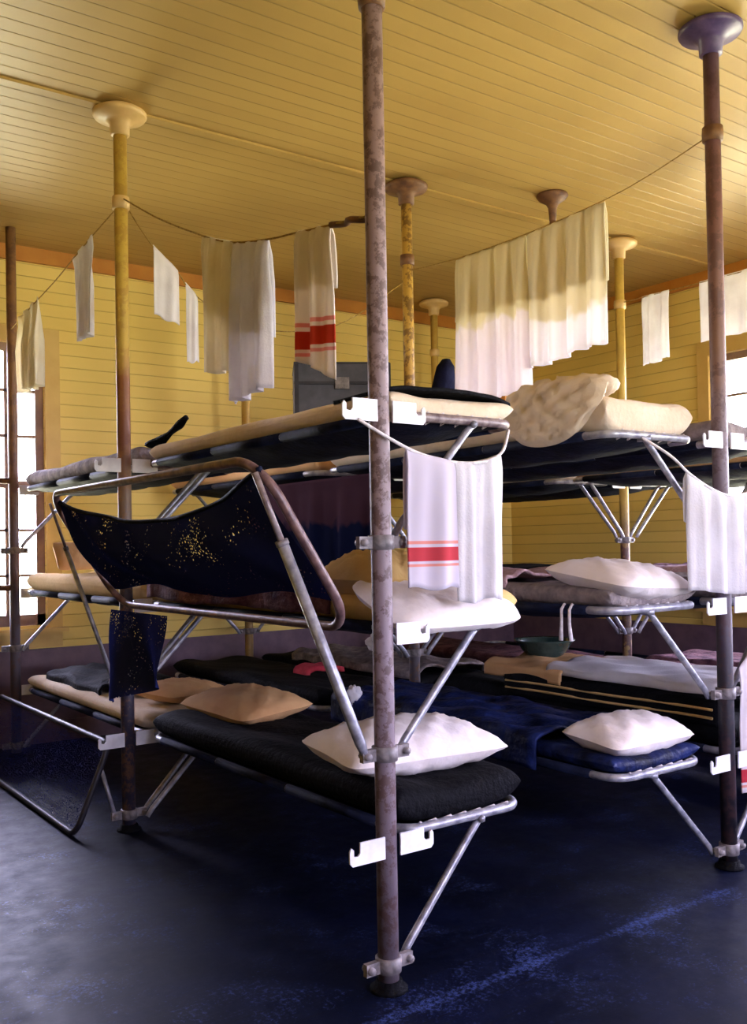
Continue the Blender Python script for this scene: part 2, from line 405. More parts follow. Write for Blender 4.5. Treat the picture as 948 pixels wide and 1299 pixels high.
POSTS = [ # x, y, material, flange material, plates at which tiers (left, right), label
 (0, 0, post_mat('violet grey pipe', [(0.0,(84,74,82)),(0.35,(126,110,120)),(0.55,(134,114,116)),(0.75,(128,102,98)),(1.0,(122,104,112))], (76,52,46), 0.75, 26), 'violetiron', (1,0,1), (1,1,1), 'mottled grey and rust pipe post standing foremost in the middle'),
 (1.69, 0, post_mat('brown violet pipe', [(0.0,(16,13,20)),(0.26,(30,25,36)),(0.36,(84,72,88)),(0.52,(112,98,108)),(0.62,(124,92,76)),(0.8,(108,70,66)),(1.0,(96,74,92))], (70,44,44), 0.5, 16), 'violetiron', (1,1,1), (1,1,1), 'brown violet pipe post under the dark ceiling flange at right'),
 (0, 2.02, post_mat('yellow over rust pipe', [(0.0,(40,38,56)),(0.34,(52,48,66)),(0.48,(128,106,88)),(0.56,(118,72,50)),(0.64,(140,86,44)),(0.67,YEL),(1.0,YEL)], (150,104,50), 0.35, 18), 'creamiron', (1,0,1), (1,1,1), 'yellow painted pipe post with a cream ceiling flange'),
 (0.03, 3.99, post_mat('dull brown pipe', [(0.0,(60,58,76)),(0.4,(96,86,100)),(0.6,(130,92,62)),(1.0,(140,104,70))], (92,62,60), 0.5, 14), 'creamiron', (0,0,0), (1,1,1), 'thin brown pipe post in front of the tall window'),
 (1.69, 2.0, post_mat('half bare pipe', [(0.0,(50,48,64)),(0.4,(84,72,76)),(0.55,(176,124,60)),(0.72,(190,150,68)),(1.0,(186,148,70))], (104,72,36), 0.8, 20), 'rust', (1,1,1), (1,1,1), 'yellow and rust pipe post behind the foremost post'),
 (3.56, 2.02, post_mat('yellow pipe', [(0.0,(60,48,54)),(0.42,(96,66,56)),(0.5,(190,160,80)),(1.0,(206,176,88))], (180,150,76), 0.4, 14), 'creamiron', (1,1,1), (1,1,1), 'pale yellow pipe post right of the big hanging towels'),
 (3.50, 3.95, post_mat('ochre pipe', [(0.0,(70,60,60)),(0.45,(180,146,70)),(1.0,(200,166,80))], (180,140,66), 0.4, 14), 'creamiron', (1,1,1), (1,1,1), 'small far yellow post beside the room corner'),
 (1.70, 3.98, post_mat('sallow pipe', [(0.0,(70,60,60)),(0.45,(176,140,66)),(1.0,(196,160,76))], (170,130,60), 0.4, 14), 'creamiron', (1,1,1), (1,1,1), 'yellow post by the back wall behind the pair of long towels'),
]
FL = {}
for x, y, pm, fm, pl_l, pl_r, lab in POSTS:
    t = thing('support_post', (x, y, 0), lab, 'post', 'pipe posts holding up the bunks and ceiling')
    MB().tube([(0,0,0.0),(0,0,0.6),(0,0,1.2),(0,0,1.8),(0,0,2.4),(0,0,H-0.001)], R_POST, 20).build('pipe', pm, t)
    if fm not in FL: FL[fm] = flange_me(M[fm])
    if y != 3.99: link(FL[fm], 'ceiling_flange', t, (0,0,H))
    link(FOOT_ME, 'floor_flange', t)
    cm = bpy.data.meshes.get('collar_'+fm) or COLLAR_ME.mesh('collar_'+fm, M['creamiron'] if fm == 'creamiron' else M['rust'])
    if y != 3.99: link(cm, 'collar', t, (0,0,COLLAR))
    for i, z in enumerate(TIERS):
        if pl_l[i]: link(PLATE_L, 'hook_plate', t, (0,-0.030,z-0.005))
        if pl_r[i]: link(PLATE_R, 'hook_plate', t, (0,-0.030,z-0.005))
        link(BRACKET, 'strut_bracket', t, (0,0,BRK[i]))

# ------------------------------------------------------------------ bunks
def rrect(x0, x1, y0, y1, r, n=5, z=0.0):
    pts = []
    for cx, cy, a0 in ((x1-r, y0+r, -90), (x1-r, y1-r, 0), (x0+r, y1-r, 90), (x0+r, y0+r, 180)):
        for q in range(n+1):
            a = math.radians(a0 + 90*q/n); pts.append((cx+r*math.cos(a), cy+r*math.sin(a), z))
    return pts
BX0, BX1, BY0, BY1 = 0.095, 0.605, 0.045, 1.955
def bunk_meshes(s):
    """s = +1 for a bunk on the right of its posts, -1 for one on the left"""
    fx = lambda p: (s*p[0], p[1], p[2])
    fr = MB().tube([fx(p) for p in rrect(BX0, BX1, BY0, BY1, 0.085, 6)], 0.0155, 10, True)
    cv = MB()
    def fn(u, v):
        x = BX0+0.02 + (BX1-BX0-0.04)*u; y = BY0+0.03 + (BY1-BY0-0.06)*v
        e = min(u, 1-u)*2; e2 = min(v, 1-v)*2
        sag = 0.055*(1-(1-e)**2)*(1-(1-e2)**6)
        return fx((x, y, -0.004 - sag + 0.004*math.sin(37*v)*math.sin(11*u)))
    cv.grid(13, 41, fn)
    # hem loops that wrap the canvas round the rails
    for (xa, ya, xb, yb) in ((BX0, BY0+0.12, BX0, BY1-0.12), (BX1, BY0+0.12, BX1, BY1-0.12)):
        n = 3
        for q in range(n):
            t0 = q/n + 0.002; t1 = (q+1)/n - 0.002
            a = (xa+(xb-xa)*t0, ya+(yb-ya)*t0, 0); b = (xa+(xb-xa)*t1, ya+(yb-ya)*t1, 0)
            cv.tube([fx(a), fx(b)], 0.0185, 8)
    st = []
    for (yy, ye) in ((0.0, BY0), (2.0, BY1)):
        yo = 0.030 if yy == 0 else 1.970
        m = MB().tube([fx((0.070, yo, -0.37)), fx((0.095, yo, -0.335)), fx((0.385, ye, -0.035)), fx((0.415, ye, -0.010))], [0.011, 0.0125, 0.0125, 0.010], 8)
        m.tube([fx((0.40, ye-0.02, -0.012)), fx((0.43, ye+0.02, -0.012))], 0.012, 6)
        st.append(m.mesh('strut', M['steel']))
    lcs = []
    for (yy) in (BY0, BY1):
        lc = MB()
        d = 0.055 if yy == BY0 else -0.055
        pts = []
        for q in range(13):
            x = BX0+0.07 + (BX1-BX0-0.14)*q/12
            pts.append(fx((x, yy + (d if q % 2 else 0), 0.016 if q % 2 == 0 else -0.012)))
        lc.tube(pts, 0.0045, 5); lcs.append(lc.mesh('lacing', M['cord']))
    return fr.mesh('frame', M['steel']), cv.mesh('canvas', M['canvas']), st, lcs
BM = {1: bunk_meshes(1), -1: bunk_meshes(-1)}
frame_old = {s: None for s in (1, -1)}
for s in (1, -1):
    c = BM[s][0].copy(); c.materials.clear(); c.materials.append(M['oldpipe']); frame_old[s] = c
ROWX = (0.0, 1.69, 3.555)
TN = ('bottom', 'middle', 'top')
RN = ('the foremost post', 'the brown violet post', 'the pale yellow far post')
BN = ('near bay', 'far bay')
def bunk(row, s, bay, tier, lace=False, label=None):
    side = 'right' if s > 0 else 'left'
    lab = label or '%s pipe bunk on the %s of %s, %s' % (TN[tier], side, RN[row], BN[bay])
    t = thing('pipe_bunk', (ROWX[row], 2.0*bay, TIERS[tier]), lab, 'bunk', 'pipe bunks hung on the posts')
    fr, cv, st, lc = BM[s]
    link(frame_old[s] if (row == 0 and tier == 2) else fr, 'frame', t)
    link(cv, 'canvas', t)
    for m in st: link(m, 'strut', t)
    if lace:
        for m in lc: link(m, 'lacing', t)
    return t
MISSING = {(0,-1,0,0), (0,-1,0,1), (0,-1,0,2), (0,-1,1,0), (0,-1,1,1), (0,-1,1,2)}
for row in range(3):
    for s in (1, -1):
        for bay in range(2):
            for tier in range(3):
                if (row, s, bay, tier) in MISSING: continue
                bunk(row, s, bay, tier, lace=(bay == 0 and row < 2))

# the left middle bunk folded up, with its net sagging from the raised rail
def folded_bunk():
    t = thing('folded_bunk', (0, 0, 1.045), 'folded up pipe bunk with sagging dark net left of the foremost post', 'bunk', 'pipe bunks hung on the posts')
    ang = math.radians(57.5); W = 0.575
    def at(d, y, out=0.0):     # d = distance from the hinge rail along the raised frame
        return (-0.090 - d*math.cos(ang) - out*math.sin(ang), y, 0.015 + d*math.sin(ang) - out*math.cos(ang)*0.3)
    pts = []
    for p in rrect(0, W, 0.02, 1.86, 0.13, 8): pts.append(at(p[0], p[1]))
    MB().tube(pts, 0.0145, 12, True).build('frame', M['duskypipe'], t)
    # telescopic struts
    for y0 in (0.0, 2.0):
        ye = 0.03 if y0 == 0 else 1.84
        k = 1.0 if y0 == 0 else 0.62
        a = Vector((-0.070, y0, -0.355)); b = Vector(at(W*0.93, ye, 0.03)); m = a.lerp(b, 0.76)
        s_ = MB().tube([a, a.lerp(b, 0.05), m], [0.011*k, 0.0165*k, 0.0165*k], 10).build('strut', M['steel'], t)
        MB().tube([m, b], 0.010*k, 8).build('slide_rod', M['oldpipe'], s_)
        MB().tube([m.lerp(b,-0.02), m.lerp(b, 0.05)], 0.019*k, 10).build('clamp', M['bracket'], s_)
    # netting
    nm = MB()
    def fn(u, v):
        y = 0.035 + 1.80*u
        top = W - 0.03 - 0.62*u*(1-u)*(0.9)
        low = 0.10 + 0.02*math.sin(11*u)
        d = top + (low-top)*v
        out = 0.10*math.sin(PI*v)*math.sin(PI*min(max(u,0.04),0.96))**0.6 + 0.012*math.sin(23*u+7*v)
        p = at(d, y, out); return p
    nm.grid(60, 24, fn)
    nm.build('net', M['net'], t)
    # rolled hem of the net
    MB().tube([fn(i/40, 0) for i in range(41)], 0.008, 6).build('net_hem', M['canvas'], t)
    # slack part of the net hanging under the hinge rail at the far post
    def fn2(u, v):
        y = 1.30 + 0.62*u
        return (-0.11 - 0.05*math.sin(9*u+2*v)*v - 0.05*v, y - 0.10*v*(1-u), -0.01 - v*(0.26 + 0.16*u))
    MB().grid(24, 14, fn2).build('net_tail', M['net'], t)
folded_bunk()

def lowered_bunk():
    t = thing('lowered_bunk', (0, 2.0, 0.43), 'pipe bunk let down to the floor beside the yellow post at left', 'bunk', 'pipe bunks hung on the posts')
    a0 = Vector((-0.085, 0, -0.02)); dv = Vector((-0.165, 0, -0.395)).normalized(); W = 0.425
    at = lambda d, y: tuple(a0 + dv*d + Vector((0, y, 0)))
    MB().tube([at(p[0], p[1]) for p in rrect(0, W, 0.03, 1.94, 0.07, 6)], 0.014, 10, True).build('frame', M['trunkedge'], t)
    MB().grid(30, 8, lambda u, v: at(0.02 + (W-0.04)*v, 0.06 + 1.85*u)).build('net', M['thinnet'], t)
    MB().tube([(-0.065, 0.02, -0.36), (-0.12, 0.04, -0.14)], 0.010, 8).build('strut', M['steel'], t)
lowered_bunk()
for z, lab in ((1.755, 'upper pipe brace running left from the post before the window'), (1.075, 'lower pipe brace running left from the post before the window')):
    tag(MB().tube([(-2.4,3.99,z),(0.0,3.99,z)], 0.019, 10).build('pipe_brace', M['rust']), lab, 'pipe', 'pipe braces by the window')

# ------------------------------------------------------------------ bedding
def wob(x, y, k=0.0): return (math.sin(7.3*x+3.1*y+k) + math.sin(4.1*y-5.2*x+1.7*k) + 0.6*math.sin(13*x+9*y+2*k))/2.6
def mattress_mb(w, l, h, seed=0, amp=0.012, edge=0.5, droop=0.0):
    """soft pad centred in x, from y=0 to y=l, lying on z=0"""
    m = MB(); nu, nv = 26, 60
    cs = lambda t: 0.5-0.5*math.cos(PI*t)*(1.15-0.15*math.cos(PI*t)**2)
    def sect(u, v, top):
        u, v = cs(u), cs(v); x = (u-0.5)*w; y = v*l
        ex = 1-abs(2*u-1)**9; ey = 1-abs(2*v-1)**34
        e = max(ex*ey, 0)**0.42
        z = h*0.5 + (h*0.5*e if top else -h*0.5*e)
        z += (amp*wob(x*3, y*2, seed) if top else 0)*e
        sag = -0.022*(1-abs(2*u-1)**2)
        return (x, y, z + sag + 0.012)
    m.grid(nu, nv, lambda u, v: sect(u, v, True))
    o = MB().grid(nu, nv, lambda u, v: sect(u, v, False))
    m.add(o.v, [f[::-1] for f in o.f])
    return m
def pillow_mb(a, b, h, seed=0, pinch=0.12, ex=2.4, rnd=0.12):
    m = MB(); n = 29
    def s(u, v, sg):
        U, V = 2*u-1, 2*v-1
        px = a*U*(1-rnd*V**4*U*U)*(1 - pinch*(1-V*V)*abs(U)**3); py = b*V*(1-rnd*U**4*V*V)*(1 - pinch*(1-U*U)*abs(V)**3)
        e = (max(0, 1-abs(U)**ex)*max(0, 1-abs(V)**ex))**0.62
        z = sg*h*e + 0.10*h*wob(px*9, py*9, seed)*e**0.5 + 0.06*h*wob(px*26, py*20, seed+3)*e
        return (px, py, z)
    m.grid(n, n, lambda u, v: s(u, v, 1)); o = MB().grid(n, n, lambda u, v: s(u, v, -1)); m.add(o.v, [f[::-1] for f in o.f])
    return m
def blanket_mb(w, l, z, left, right, seed=0, amp=0.012, wave=0.02):
    """sheet lying at height z over a pad of width w, hanging left/right down the sides; x centred, y 0..l"""
    m = MB(); nu, nv = 44, 40
    tot = left + w + right
    def fn(u, v):
        d = u*tot; y = v*l
        lv = wave*wob(0.3*y, 2.2*y, seed)
        if d < left: x = -w/2 - 0.012 - 0.010*math.sin(14*y+seed); zz = z - (left - d)*(1+0.9*lv/0.02*0.12)
        elif d > left + w: x = w/2 + 0.012 + 0.010*math.sin(13*y+seed); zz = z - (d-left-w)*(1+0.9*lv/0.02*0.12)
        else:
            x = -w/2 + (d-left); c = abs(2*(d-left)/w-1)
            zz = z + 0.014*(1-c**4) + amp*wob(x*4, y*3, seed)
        return (x, y + 0.01*math.sin(6*u+seed), zz)
    m.grid(nu, nv, fn)
    return m
MC = 0.35   # centre of a bunk across its width
def mattress(row, s, bay, tier, mat, lab, h=0.11, y0=0.06, l=1.88, w=0.52, seed=0, amp=0.012):
    o = mattress_mb(w, l, h, seed, amp).build('mattress', M[mat], None, (ROWX[row]+s*MC, 2*bay+y0, TIERS[tier]))
    return tag(o, lab, 'mattress', 'mattresses on the pipe bunks')
def blanket(x, y, z, w, l, left, right, mat, lab, seed=0, amp=0.012, rz=0):
    o = blanket_mb(w, l, 0, left, right, seed, amp).build('blanket', M[mat], None, (x, y, z), 0.012)
    o.rotation_euler = (0, 0, rz)
    return tag(o, lab, 'blanket', 'blankets on the pipe bunks')
def pillow(x, y, z, a, b, h, mat, lab, rot=(0,0,0), seed=0, pinch=0.10, ex=2.3):
    o = pillow_mb(a, b, h, seed, pinch, ex).build('pillow', M[mat], None, (x, y, z)); o.rotation_euler = tuple(math.radians(q) for q in rot)
    return tag(o, lab, 'pillow', 'pillows on the pipe bunks')

# row of the foremost post, right side
mattress(0, 1, 0, 2, 'cream', 'cream mattress on the top bunk beside the foremost post', 0.085, seed=1, amp=0.005)
blanket(0.34, 0.07, 1.782, 0.50, 0.30, 0.0, 0.02, 'black', 'thin dark blanket spread on the end of the top mattress', 2, 0.003)
mattress(0, 1, 1, 2, 'greyblanket', 'grey rolled end mattress on the top bunk before the window', 0.10, seed=2)
mattress(0, 1, 0, 1, 'yellowtick', 'buff mattress on the middle bunk behind the folded net', 0.10, seed=3)
blanket(0.35, 0.42, 1.165, 0.53, 1.52, 0.09, 0.06, 'purple', 'plum wool blanket heaped on the middle bunk behind the net', 4, 0.03)
pillow(0.26, 0.36, 1.19, 0.18, 0.20, 0.10, 'pillowbuff', 'buff pillow left of the foremost post on the middle bunk', (0,0,0), 5)
pillow(0.32, 0.13, 1.115, 0.27, 0.17, 0.045, 'pillow', 'flat white pillow drooping under the two tied towels', (24,0,0), 6, 0.0, 5.0)
mattress(0, 1, 1, 1, 'yellowtick', 'tan mattress on the middle bunk before the window', 0.12, seed=5)
pillow(0.36, 3.72, 1.27, 0.20, 0.10, 0.07, 'pillowtan', 'tan pillow propped up on the middle bunk before the window', (70,0,20), 7)
mattress(0, 1, 0, 0, 'black', 'black mattress on the bottom bunk beside the foremost post', 0.12, seed=6)
pillow(0.35, 0.36, 0.615, 0.34, 0.22, 0.085, 'pillow', 'large white pillow on the bottom bunk behind the foremost post', (4,0,-6), 8)
pillow(0.42, 1.66, 0.585, 0.20, 0.36, 0.07, 'pillowtan', 'tan white pillow at the far end of the lowest foreground bunk', (0,-6,0), 9)
mattress(0, 1, 1, 0, 'cream', 'cream mattress on the bottom bunk right of the lowered bunk', 0.09, seed=7)
blanket(0.38, 2.75, 0.56, 0.46, 0.95, 0.05, 0.03, 'black', 'black blanket folded on the cream bottom mattress at left', 9, 0.02)
pillow(0.40, 2.32, 0.575, 0.20, 0.22, 0.055, 'pillowtan', 'brown tan pillow beside the foot of the yellow post', (0,0,10), 10)
# row of the right post, left side
mattress(1, -1, 0, 2, 'cream', 'thick white mattress on the top bunk left of the right post', 0.155, seed=8, amp=0.006)
mattress(1, -1, 1, 2, 'pillowtan', 'tan mattress under the trunk on a far top bunk', 0.10, seed=9)
mattress(1, -1, 0, 1, 'greyblanket', 'grey mattress on the middle bunk left of the right post', 0.09, seed=10)
mattress(1, -1, 1, 1, 'navyblanket', 'navy covered mattress on the far middle bunk of the right row', 0.10, seed=11)
mattress(1, -1, 0, 0, 'navyblanket', 'navy covered mattress on the bottom bunk left of the right post', 0.07, seed=12)
mattress(1, -1, 1, 0, 'black', 'black mattress on the far bottom bunk of the right row', 0.10, seed=13)
blanket(1.34, 0.42, 0.535, 0.53, 1.48, 0.13, 0.05, 'navyblanket', 'blue blanket draped over the bottom bunk left of the right post', 14, 0.02)
pillow(1.35, 0.21, 0.545, 0.26, 0.16, 0.075, 'pillow', 'white pillow on the bottom bunk left of the right post', (6,0,0), 15)
pillow(1.31, 0.20, 1.155, 0.26, 0.22, 0.07, 'pillow', 'lumpy cream pillow on the middle bunk left of the right post', (9,3,4), 16, 0.06, 2.6)
blanket(1.34, 0.62, 1.16, 0.50, 0.85, 0.08, 0.04, 'rose', 'dusty rose blanket rumpled on the middle bunk of the right row', 17, 0.025)
# row of the right post, right side
mattress(1, 1, 0, 2, 'greyblanket', 'grey mattress on the top bunk right of the right post', 0.10, seed=18)
mattress(1, 1, 1, 2, 'black', 'dark mattress on a far top bunk under the navy coat', 0.10, seed=19)
mattress(1, 1, 0, 1, 'greyblanket', 'grey mattress on the middle bunk right of the right post', 0.10, seed=20)
mattress(1, 1, 0, 0, 'black', 'black mattress under the folded white sheet at right', 0.14, seed=21)
mattress(1, 1, 1, 0, 'black', 'black mattress under the flat grey blanket in the middle distance', 0.10, seed=22)
pb = blanket(2.04, 0.10, 0.630, 0.52, 1.25, 0.10, 0.04, 'black', 'dark blanket with cream piping under the white sheet at right', 23, 0.008)
for zz in (-0.030, -0.065):
    MB().tube([(-0.283, 0.01+1.22*q/10, zz+0.002*math.sin(q)) for q in range(11)], 0.006, 6).build('piping', M['yellowtick'], pb)
blanket(2.04, 0.95, 0.672, 0.50, 0.55, 0.06, 0.03, 'pillowtan', 'tan cloth at the foot of the white sheet at right', 27, 0.02)
blanket(2.04, 0.12, 0.690, 0.50, 0.95, 0.035, 0.03, 'towel', 'white sheet folded over the bottom bunk right of the right post', 24, 0.014)
blanket(2.05, 2.10, 0.565, 0.50, 1.40, 0.05, 0.05, 'greyblanket', 'flat grey and tan blanket on the bottom bunk in the middle distance', 25, 0.02)
mattress(1, 1, 1, 1, 'purple', 'plum covered mattress on the far middle bunk right of the row', 0.10, seed=26)
# far row
for s, bay, tier, mat, lab in ((-1,0,2,'pillowtan','tan mattress on the top bunk left of the pale yellow post'), (-1,1,2,'cream','cream mattress on the top bunk near the room corner'),
                          (-1,0,1,'rose','rose covered mattress on the middle bunk left of the pale yellow post'), (-1,1,1,'black','dark mattress on the middle bunk near the room corner'),
                          (-1,0,0,'purple','plum covered mattress on the bottom bunk left of the pale yellow post'), (-1,1,0,'purple','plum covered mattress on the bottom bunk near the room corner'),
                          (1,0,1,'purple','plum mattress on the middle bunk nearest the right wall'), (1,0,0,'purple','plum mattress on the bottom bunk nearest the right wall')):
    mattress(2, s, bay, tier, mat, lab, 0.10, seed=30+tier+bay)

# sack of bedding bulging over the outer rail of the right row's top bunk
def bulge():
    m = MB(); n = 26
    def s(u, v, sg):
        U, V = 2*u-1, 2*v-1
        e = (max(0, 1-abs(U)**2.4)*max(0, 1-abs(V)**2.8))**0.5
        y = 0.27*U*(1-0.30*V**4*U*U); q = V*(1-0.18*U**4)
        # cross-section bends from lying on the mattress to hanging down the side
        th = PI*0.5*(0.5+0.5*math.tanh(3.0*(q+0.15))); L = 0.26
        x = 0.17 - L*0.75*(1+q) if q < -0.1 else -0.01 - 0.05*(q+0.1)
        z = 0.06 - 0.01*q if q < -0.1 else 0.06 - 0.20*(q+0.1)*(1-0.35*U*U)
        nx, nz = -math.sin(th), math.cos(th)
        t = sg*0.055*e*(1+0.25*wob(8*y, 5*q, 2)) + 0.012*wob(14*y, 9*q, 5)*e
        return (x + nx*t + 0.02, y, z + nz*t)
    m.grid(n, n, lambda u, v: s(u, v, 1)); o = MB().grid(n, n, lambda u, v: s(u, v, -1)); m.add(o.v, [f[::-1] for f in o.f])
    return tag(m.build('bedding_bundle', M['cream'], None, (1.10, 0.345, 1.835)), 'cream bundle of bedding bulging over the edge of the white top mattress', 'bedding')
bulge()

# ------------------------------------------------------------------ ropes and towels
def rope(name, pts, r, lab, mat='rope', group='ropes and cords strung for laundry'):
    # smooth the polyline
    P_ = [Vector(p) for p in pts]; out = []
    for i in range(len(P_)-1):
        p0 = P_[max(i-1,0)]; p1 = P_[i]; p2 = P_[i+1]; p3 = P_[min(i+2, len(P_)-1)]
        for q in range(8):
            t = q/8
            out.append(0.5*((2*p1) + (p2-p0)*t + (2*p0-5*p1+4*p2-p3)*t*t + (3*p1-p0-3*p2+p3)*t**3))
    out.append(P_[-1])
    return tag(MB().tube(out, r, 6).build(name, M[mat]), lab, 'rope', group)
def towel(p0, p1, b0, b1, lab, mat='towel', folds=3, amp=0.018, ph=0.0, nrm=None, front=0.0, sag=0.0, gather=0.0, ztop=None):
    """cloth hung over a line from p0 to p1; b0/b1 = z of its lower corners; front = length of the flap on the far side"""
    p0, p1 = Vector(p0), Vector(p1)
    d = (p1-p0); n = Vector((-d.y, d.x, 0)).normalized() if nrm is None else Vector(nrm)
    mid = (p0+p1)/2
    m = MB(); nu = 40; nv = 34
    org = Vector((mid.x, mid.y, 0))
    mt = MB()
    def fn(u, v):
        top = p0.lerp(p1, u); top = Vector((top.x, top.y, top.z - sag*4*u*(1-u)))
        bz = b0 + (b1-b0)*u
        L = top.z - bz
        # path: far flap (v<0.2) then over the line then the near length
        vf = 0.22 if front else 0.0
        if v < vf:
            k = (vf - v)/vf; dz = -front*k; off = 0.010*min(1, k*6); 
        else:
            k = (v - vf)/(1-vf); dz = -L*k; off = -0.010*min(1, k*8)
        w = min(1.0, k*2.2)
        wave = amp*(math.sin(2*PI*folds*u + ph) + 0.45*math.sin(2*PI*folds*2.3*u + 1.3*ph + 1.5*k))*(0.25+0.75*w)
        c = 1 - gather*k
        q = top + d*((u-0.5)*(c-1)) + n*(off + wave*(1 if v >= vf else 0.6)) + Vector((0, 0, dz + 0.006 + 0.006*math.sin(9*u+ph)*w))
        return tuple(q - org)
    m.grid(nu, nv, fn)
    o = m.build('towel', mat if not isinstance(mat, str) else M[mat], None, org, 0.005)
    return tag(o, lab, 'towel', 'towels and cloths hung to dry')

rope('clothesline', [(0,0.03,2.29),(0,0.26,2.325),(0,0.45,2.355),(0,0.64,2.385),(0,0.92,2.45),(0,1.17,2.545),(0,1.6,2.74),(0,2.0,2.95)], 0.0038, 'brown clothesline rope from the foremost post to the yellow post')
rope('rope_knot', [(0,0.03,2.29),(0.012,0.07,2.292),(-0.010,0.12,2.302),(0.010,0.17,2.308),(0,0.24,2.322)], 0.011, 'dark knotted rope end tied on the foremost post', 'rust')
rope('clothesline', [(0.03,2.03,2.93),(0.08,2.0,2.83),(0.17,2.0,2.725),(0.28,2.0,2.635),(0.33,2.0,2.575),(0.45,2.0,2.50),(0.75,2.0,2.42),(1.2,2.0,2.50),(1.66,2.0,2.80)], 0.003, 'slack clothesline sagging from the yellow post behind the long towels')
rope('clothesline', [(0,2.02,2.93),(0,2.55,2.865),(0,3.0,2.80),(0,3.48,2.75),(0.02,3.97,2.72)], 0.003, 'clothesline from the yellow post to the thin post before the window')
rope('clothesline', [(1.69,0.02,2.93),(1.69,0.3,2.87),(1.69,0.58,2.835),(1.69,1.05,2.82),(1.69,1.57,2.83),(1.69,2.0,2.87)], 0.003, 'clothesline holding the big towels between two posts at right')
rope('clothesline', [(3.555,2.0,2.94),(3.555,1.6,2.935),(3.555,1.2,2.93),(3.555,0.6,2.93),(3.555,-0.2,2.94),(3.555,-4.6,3.0)], 0.003, 'clothesline running right from the pale yellow far post')

towel((0,1.16,2.545),(0,0.90,2.45), 1.99, 1.95, 'cream cloth hung left of the longest towel on the front line', 'towelcream', 2, 0.014, 0.4, front=0.3)
towel((0,0.92,2.45),(0,0.645,2.39), 1.83, 1.86, 'longest white towel in deep folds on the front line', 'towel', 3, 0.022, 1.1, front=0.35)
RB1 = towel_band_mat('red banded towel', (234,224,212), 1.925, 2.04, (196,70,48))
towel((0,0.455,2.36),(0,0.245,2.325), 1.935, 1.83, 'white towel with a red band hung close to the foremost post', RB1, 2, 0.018, 2.2, front=0.2)
towel((0.15,2.0,2.75),(0.275,2.0,2.645), 2.415, 2.375, 'small slanting white cloth right of the yellow post', 'towel', 1, 0.008, 0.2)
towel((0.315,2.0,2.595),(0.375,2.0,2.535), 2.20, 2.21, 'narrow white cloth just left of the cream cloth', 'towel', 1, 0.006, 0.9)
towel((0,2.40,2.882),(0,2.71,2.842), 2.40, 2.39, 'white cloth hung left of the yellow post high up', 'towel', 2, 0.020, 0.5, gather=0.25)
towel((0,3.30,2.770),(0,3.70,2.735), 2.27, 2.26, 'creased grey cloth hung in front of the tall window', 'towelcream', 3, 0.03, 1.4, gather=0.2)
towel((1.69,1.58,2.83),(1.69,1.06,2.82), 2.06, 2.02, 'broad cream towel with backlight painted white on its lower half, farther of the pair on the right line', two_tone_mat('cream towel painted backlight', (240,232,208), (252,246,250), 2.44), 4, 0.024, 0.3, front=0.34, gather=-0.14)  # whiter lower half paints the backlit single layer into the colour
towel((1.69,1.05,2.82),(1.69,0.56,2.838), 2.14, 2.19, 'broad cream towel with backlight painted white on its lower end, nearer of the pair on the right line', two_tone_mat('cream towel painted backlight end', (240,232,212), (255,252,255), 2.36), 4, 0.024, 1.7, front=0.36)  # white lower end is backlight put into the cloth colour
towel((3.555,1.83,2.938),(3.555,1.61,2.935), 2.47, 2.49, 'small white cloth right of the pale yellow post', 'towel', 2, 0.015, 0.3)
towel((3.555,1.38,2.933),(3.555,0.55,2.93), 2.545, 2.56, 'wide white sheet hung across the top of the right window', 'towel', 4, 0.016, 0.3)
# towels tied under the foreground bunks
rope('cord', [(-0.10,-0.035,1.665),(0.0,-0.045,1.615),(0.10,-0.045,1.578),(0.20,-0.045,1.558),(0.30,-0.045,1.552),(0.40,-0.040,1.565),(0.48,-0.02,1.60),(0.575,0.05,1.68)], 0.0055, 'pale cord tied from the hook plate across the foremost post', 'cord')
RB2 = towel_band_mat('red striped towel', (214,206,220), 1.235, 1.315, (196,70,80))
towel((0.065,-0.045,1.588),(0.258,-0.045,1.556), 1.165, 1.16, 'white towel with red stripes tied right of the foremost post', RB2, 1, 0.010, 0.6, nrm=(0,1,0), front=0.25)
towel((0.250,-0.048,1.556),(0.462,-0.030,1.592), 1.115, 1.12, 'plain white towel tied beside the red striped towel', 'towel', 2, 0.012, 1.9, nrm=(0,1,0), front=0.25, sag=0.01)
rope('cord', [(1.25,0.035,1.69),(1.33,-0.03,1.62),(1.42,-0.05,1.552),(1.55,-0.05,1.50),(1.67,-0.05,1.475),(1.80,-0.05,1.49),(1.95,-0.05,1.545),(2.12,-0.02,1.67)], 0.0055, 'pale cord sagging in front of the brown violet post', 'cord')
towel((1.405,-0.05,1.562),(1.98,-0.05,1.56), 1.10, 1.07, 'wide white sheet tied in front of the brown violet post', 'towel', 5, 0.016, 0.9, nrm=(0,1,0), front=0.2, sag=0.085)
RB3 = towel_band_mat('red edged towel', (226,218,222), 0.30, 0.40, (196,60,74))
towel((1.775,-0.01,0.775),(2.06,-0.01,1.02), 0.27, 0.25, 'long white towel with a red band at the lower right edge', RB3, 2, 0.015, 0.6, nrm=(0,1,0))

tag(towel((1.085,2.80,1.655),(1.085,1.50,1.655), 1.14, 1.16, 'x', two_tone_mat('plum and navy blanket', (84,56,72), (22,30,66), 1.42), 4, 0.014, 0.7, nrm=(-1,0,0)),
    'plum and navy blanket hung under a far top bunk, left of the foremost post', 'blanket', 'blankets on the pipe bunks').name = 'hanging_blanket'
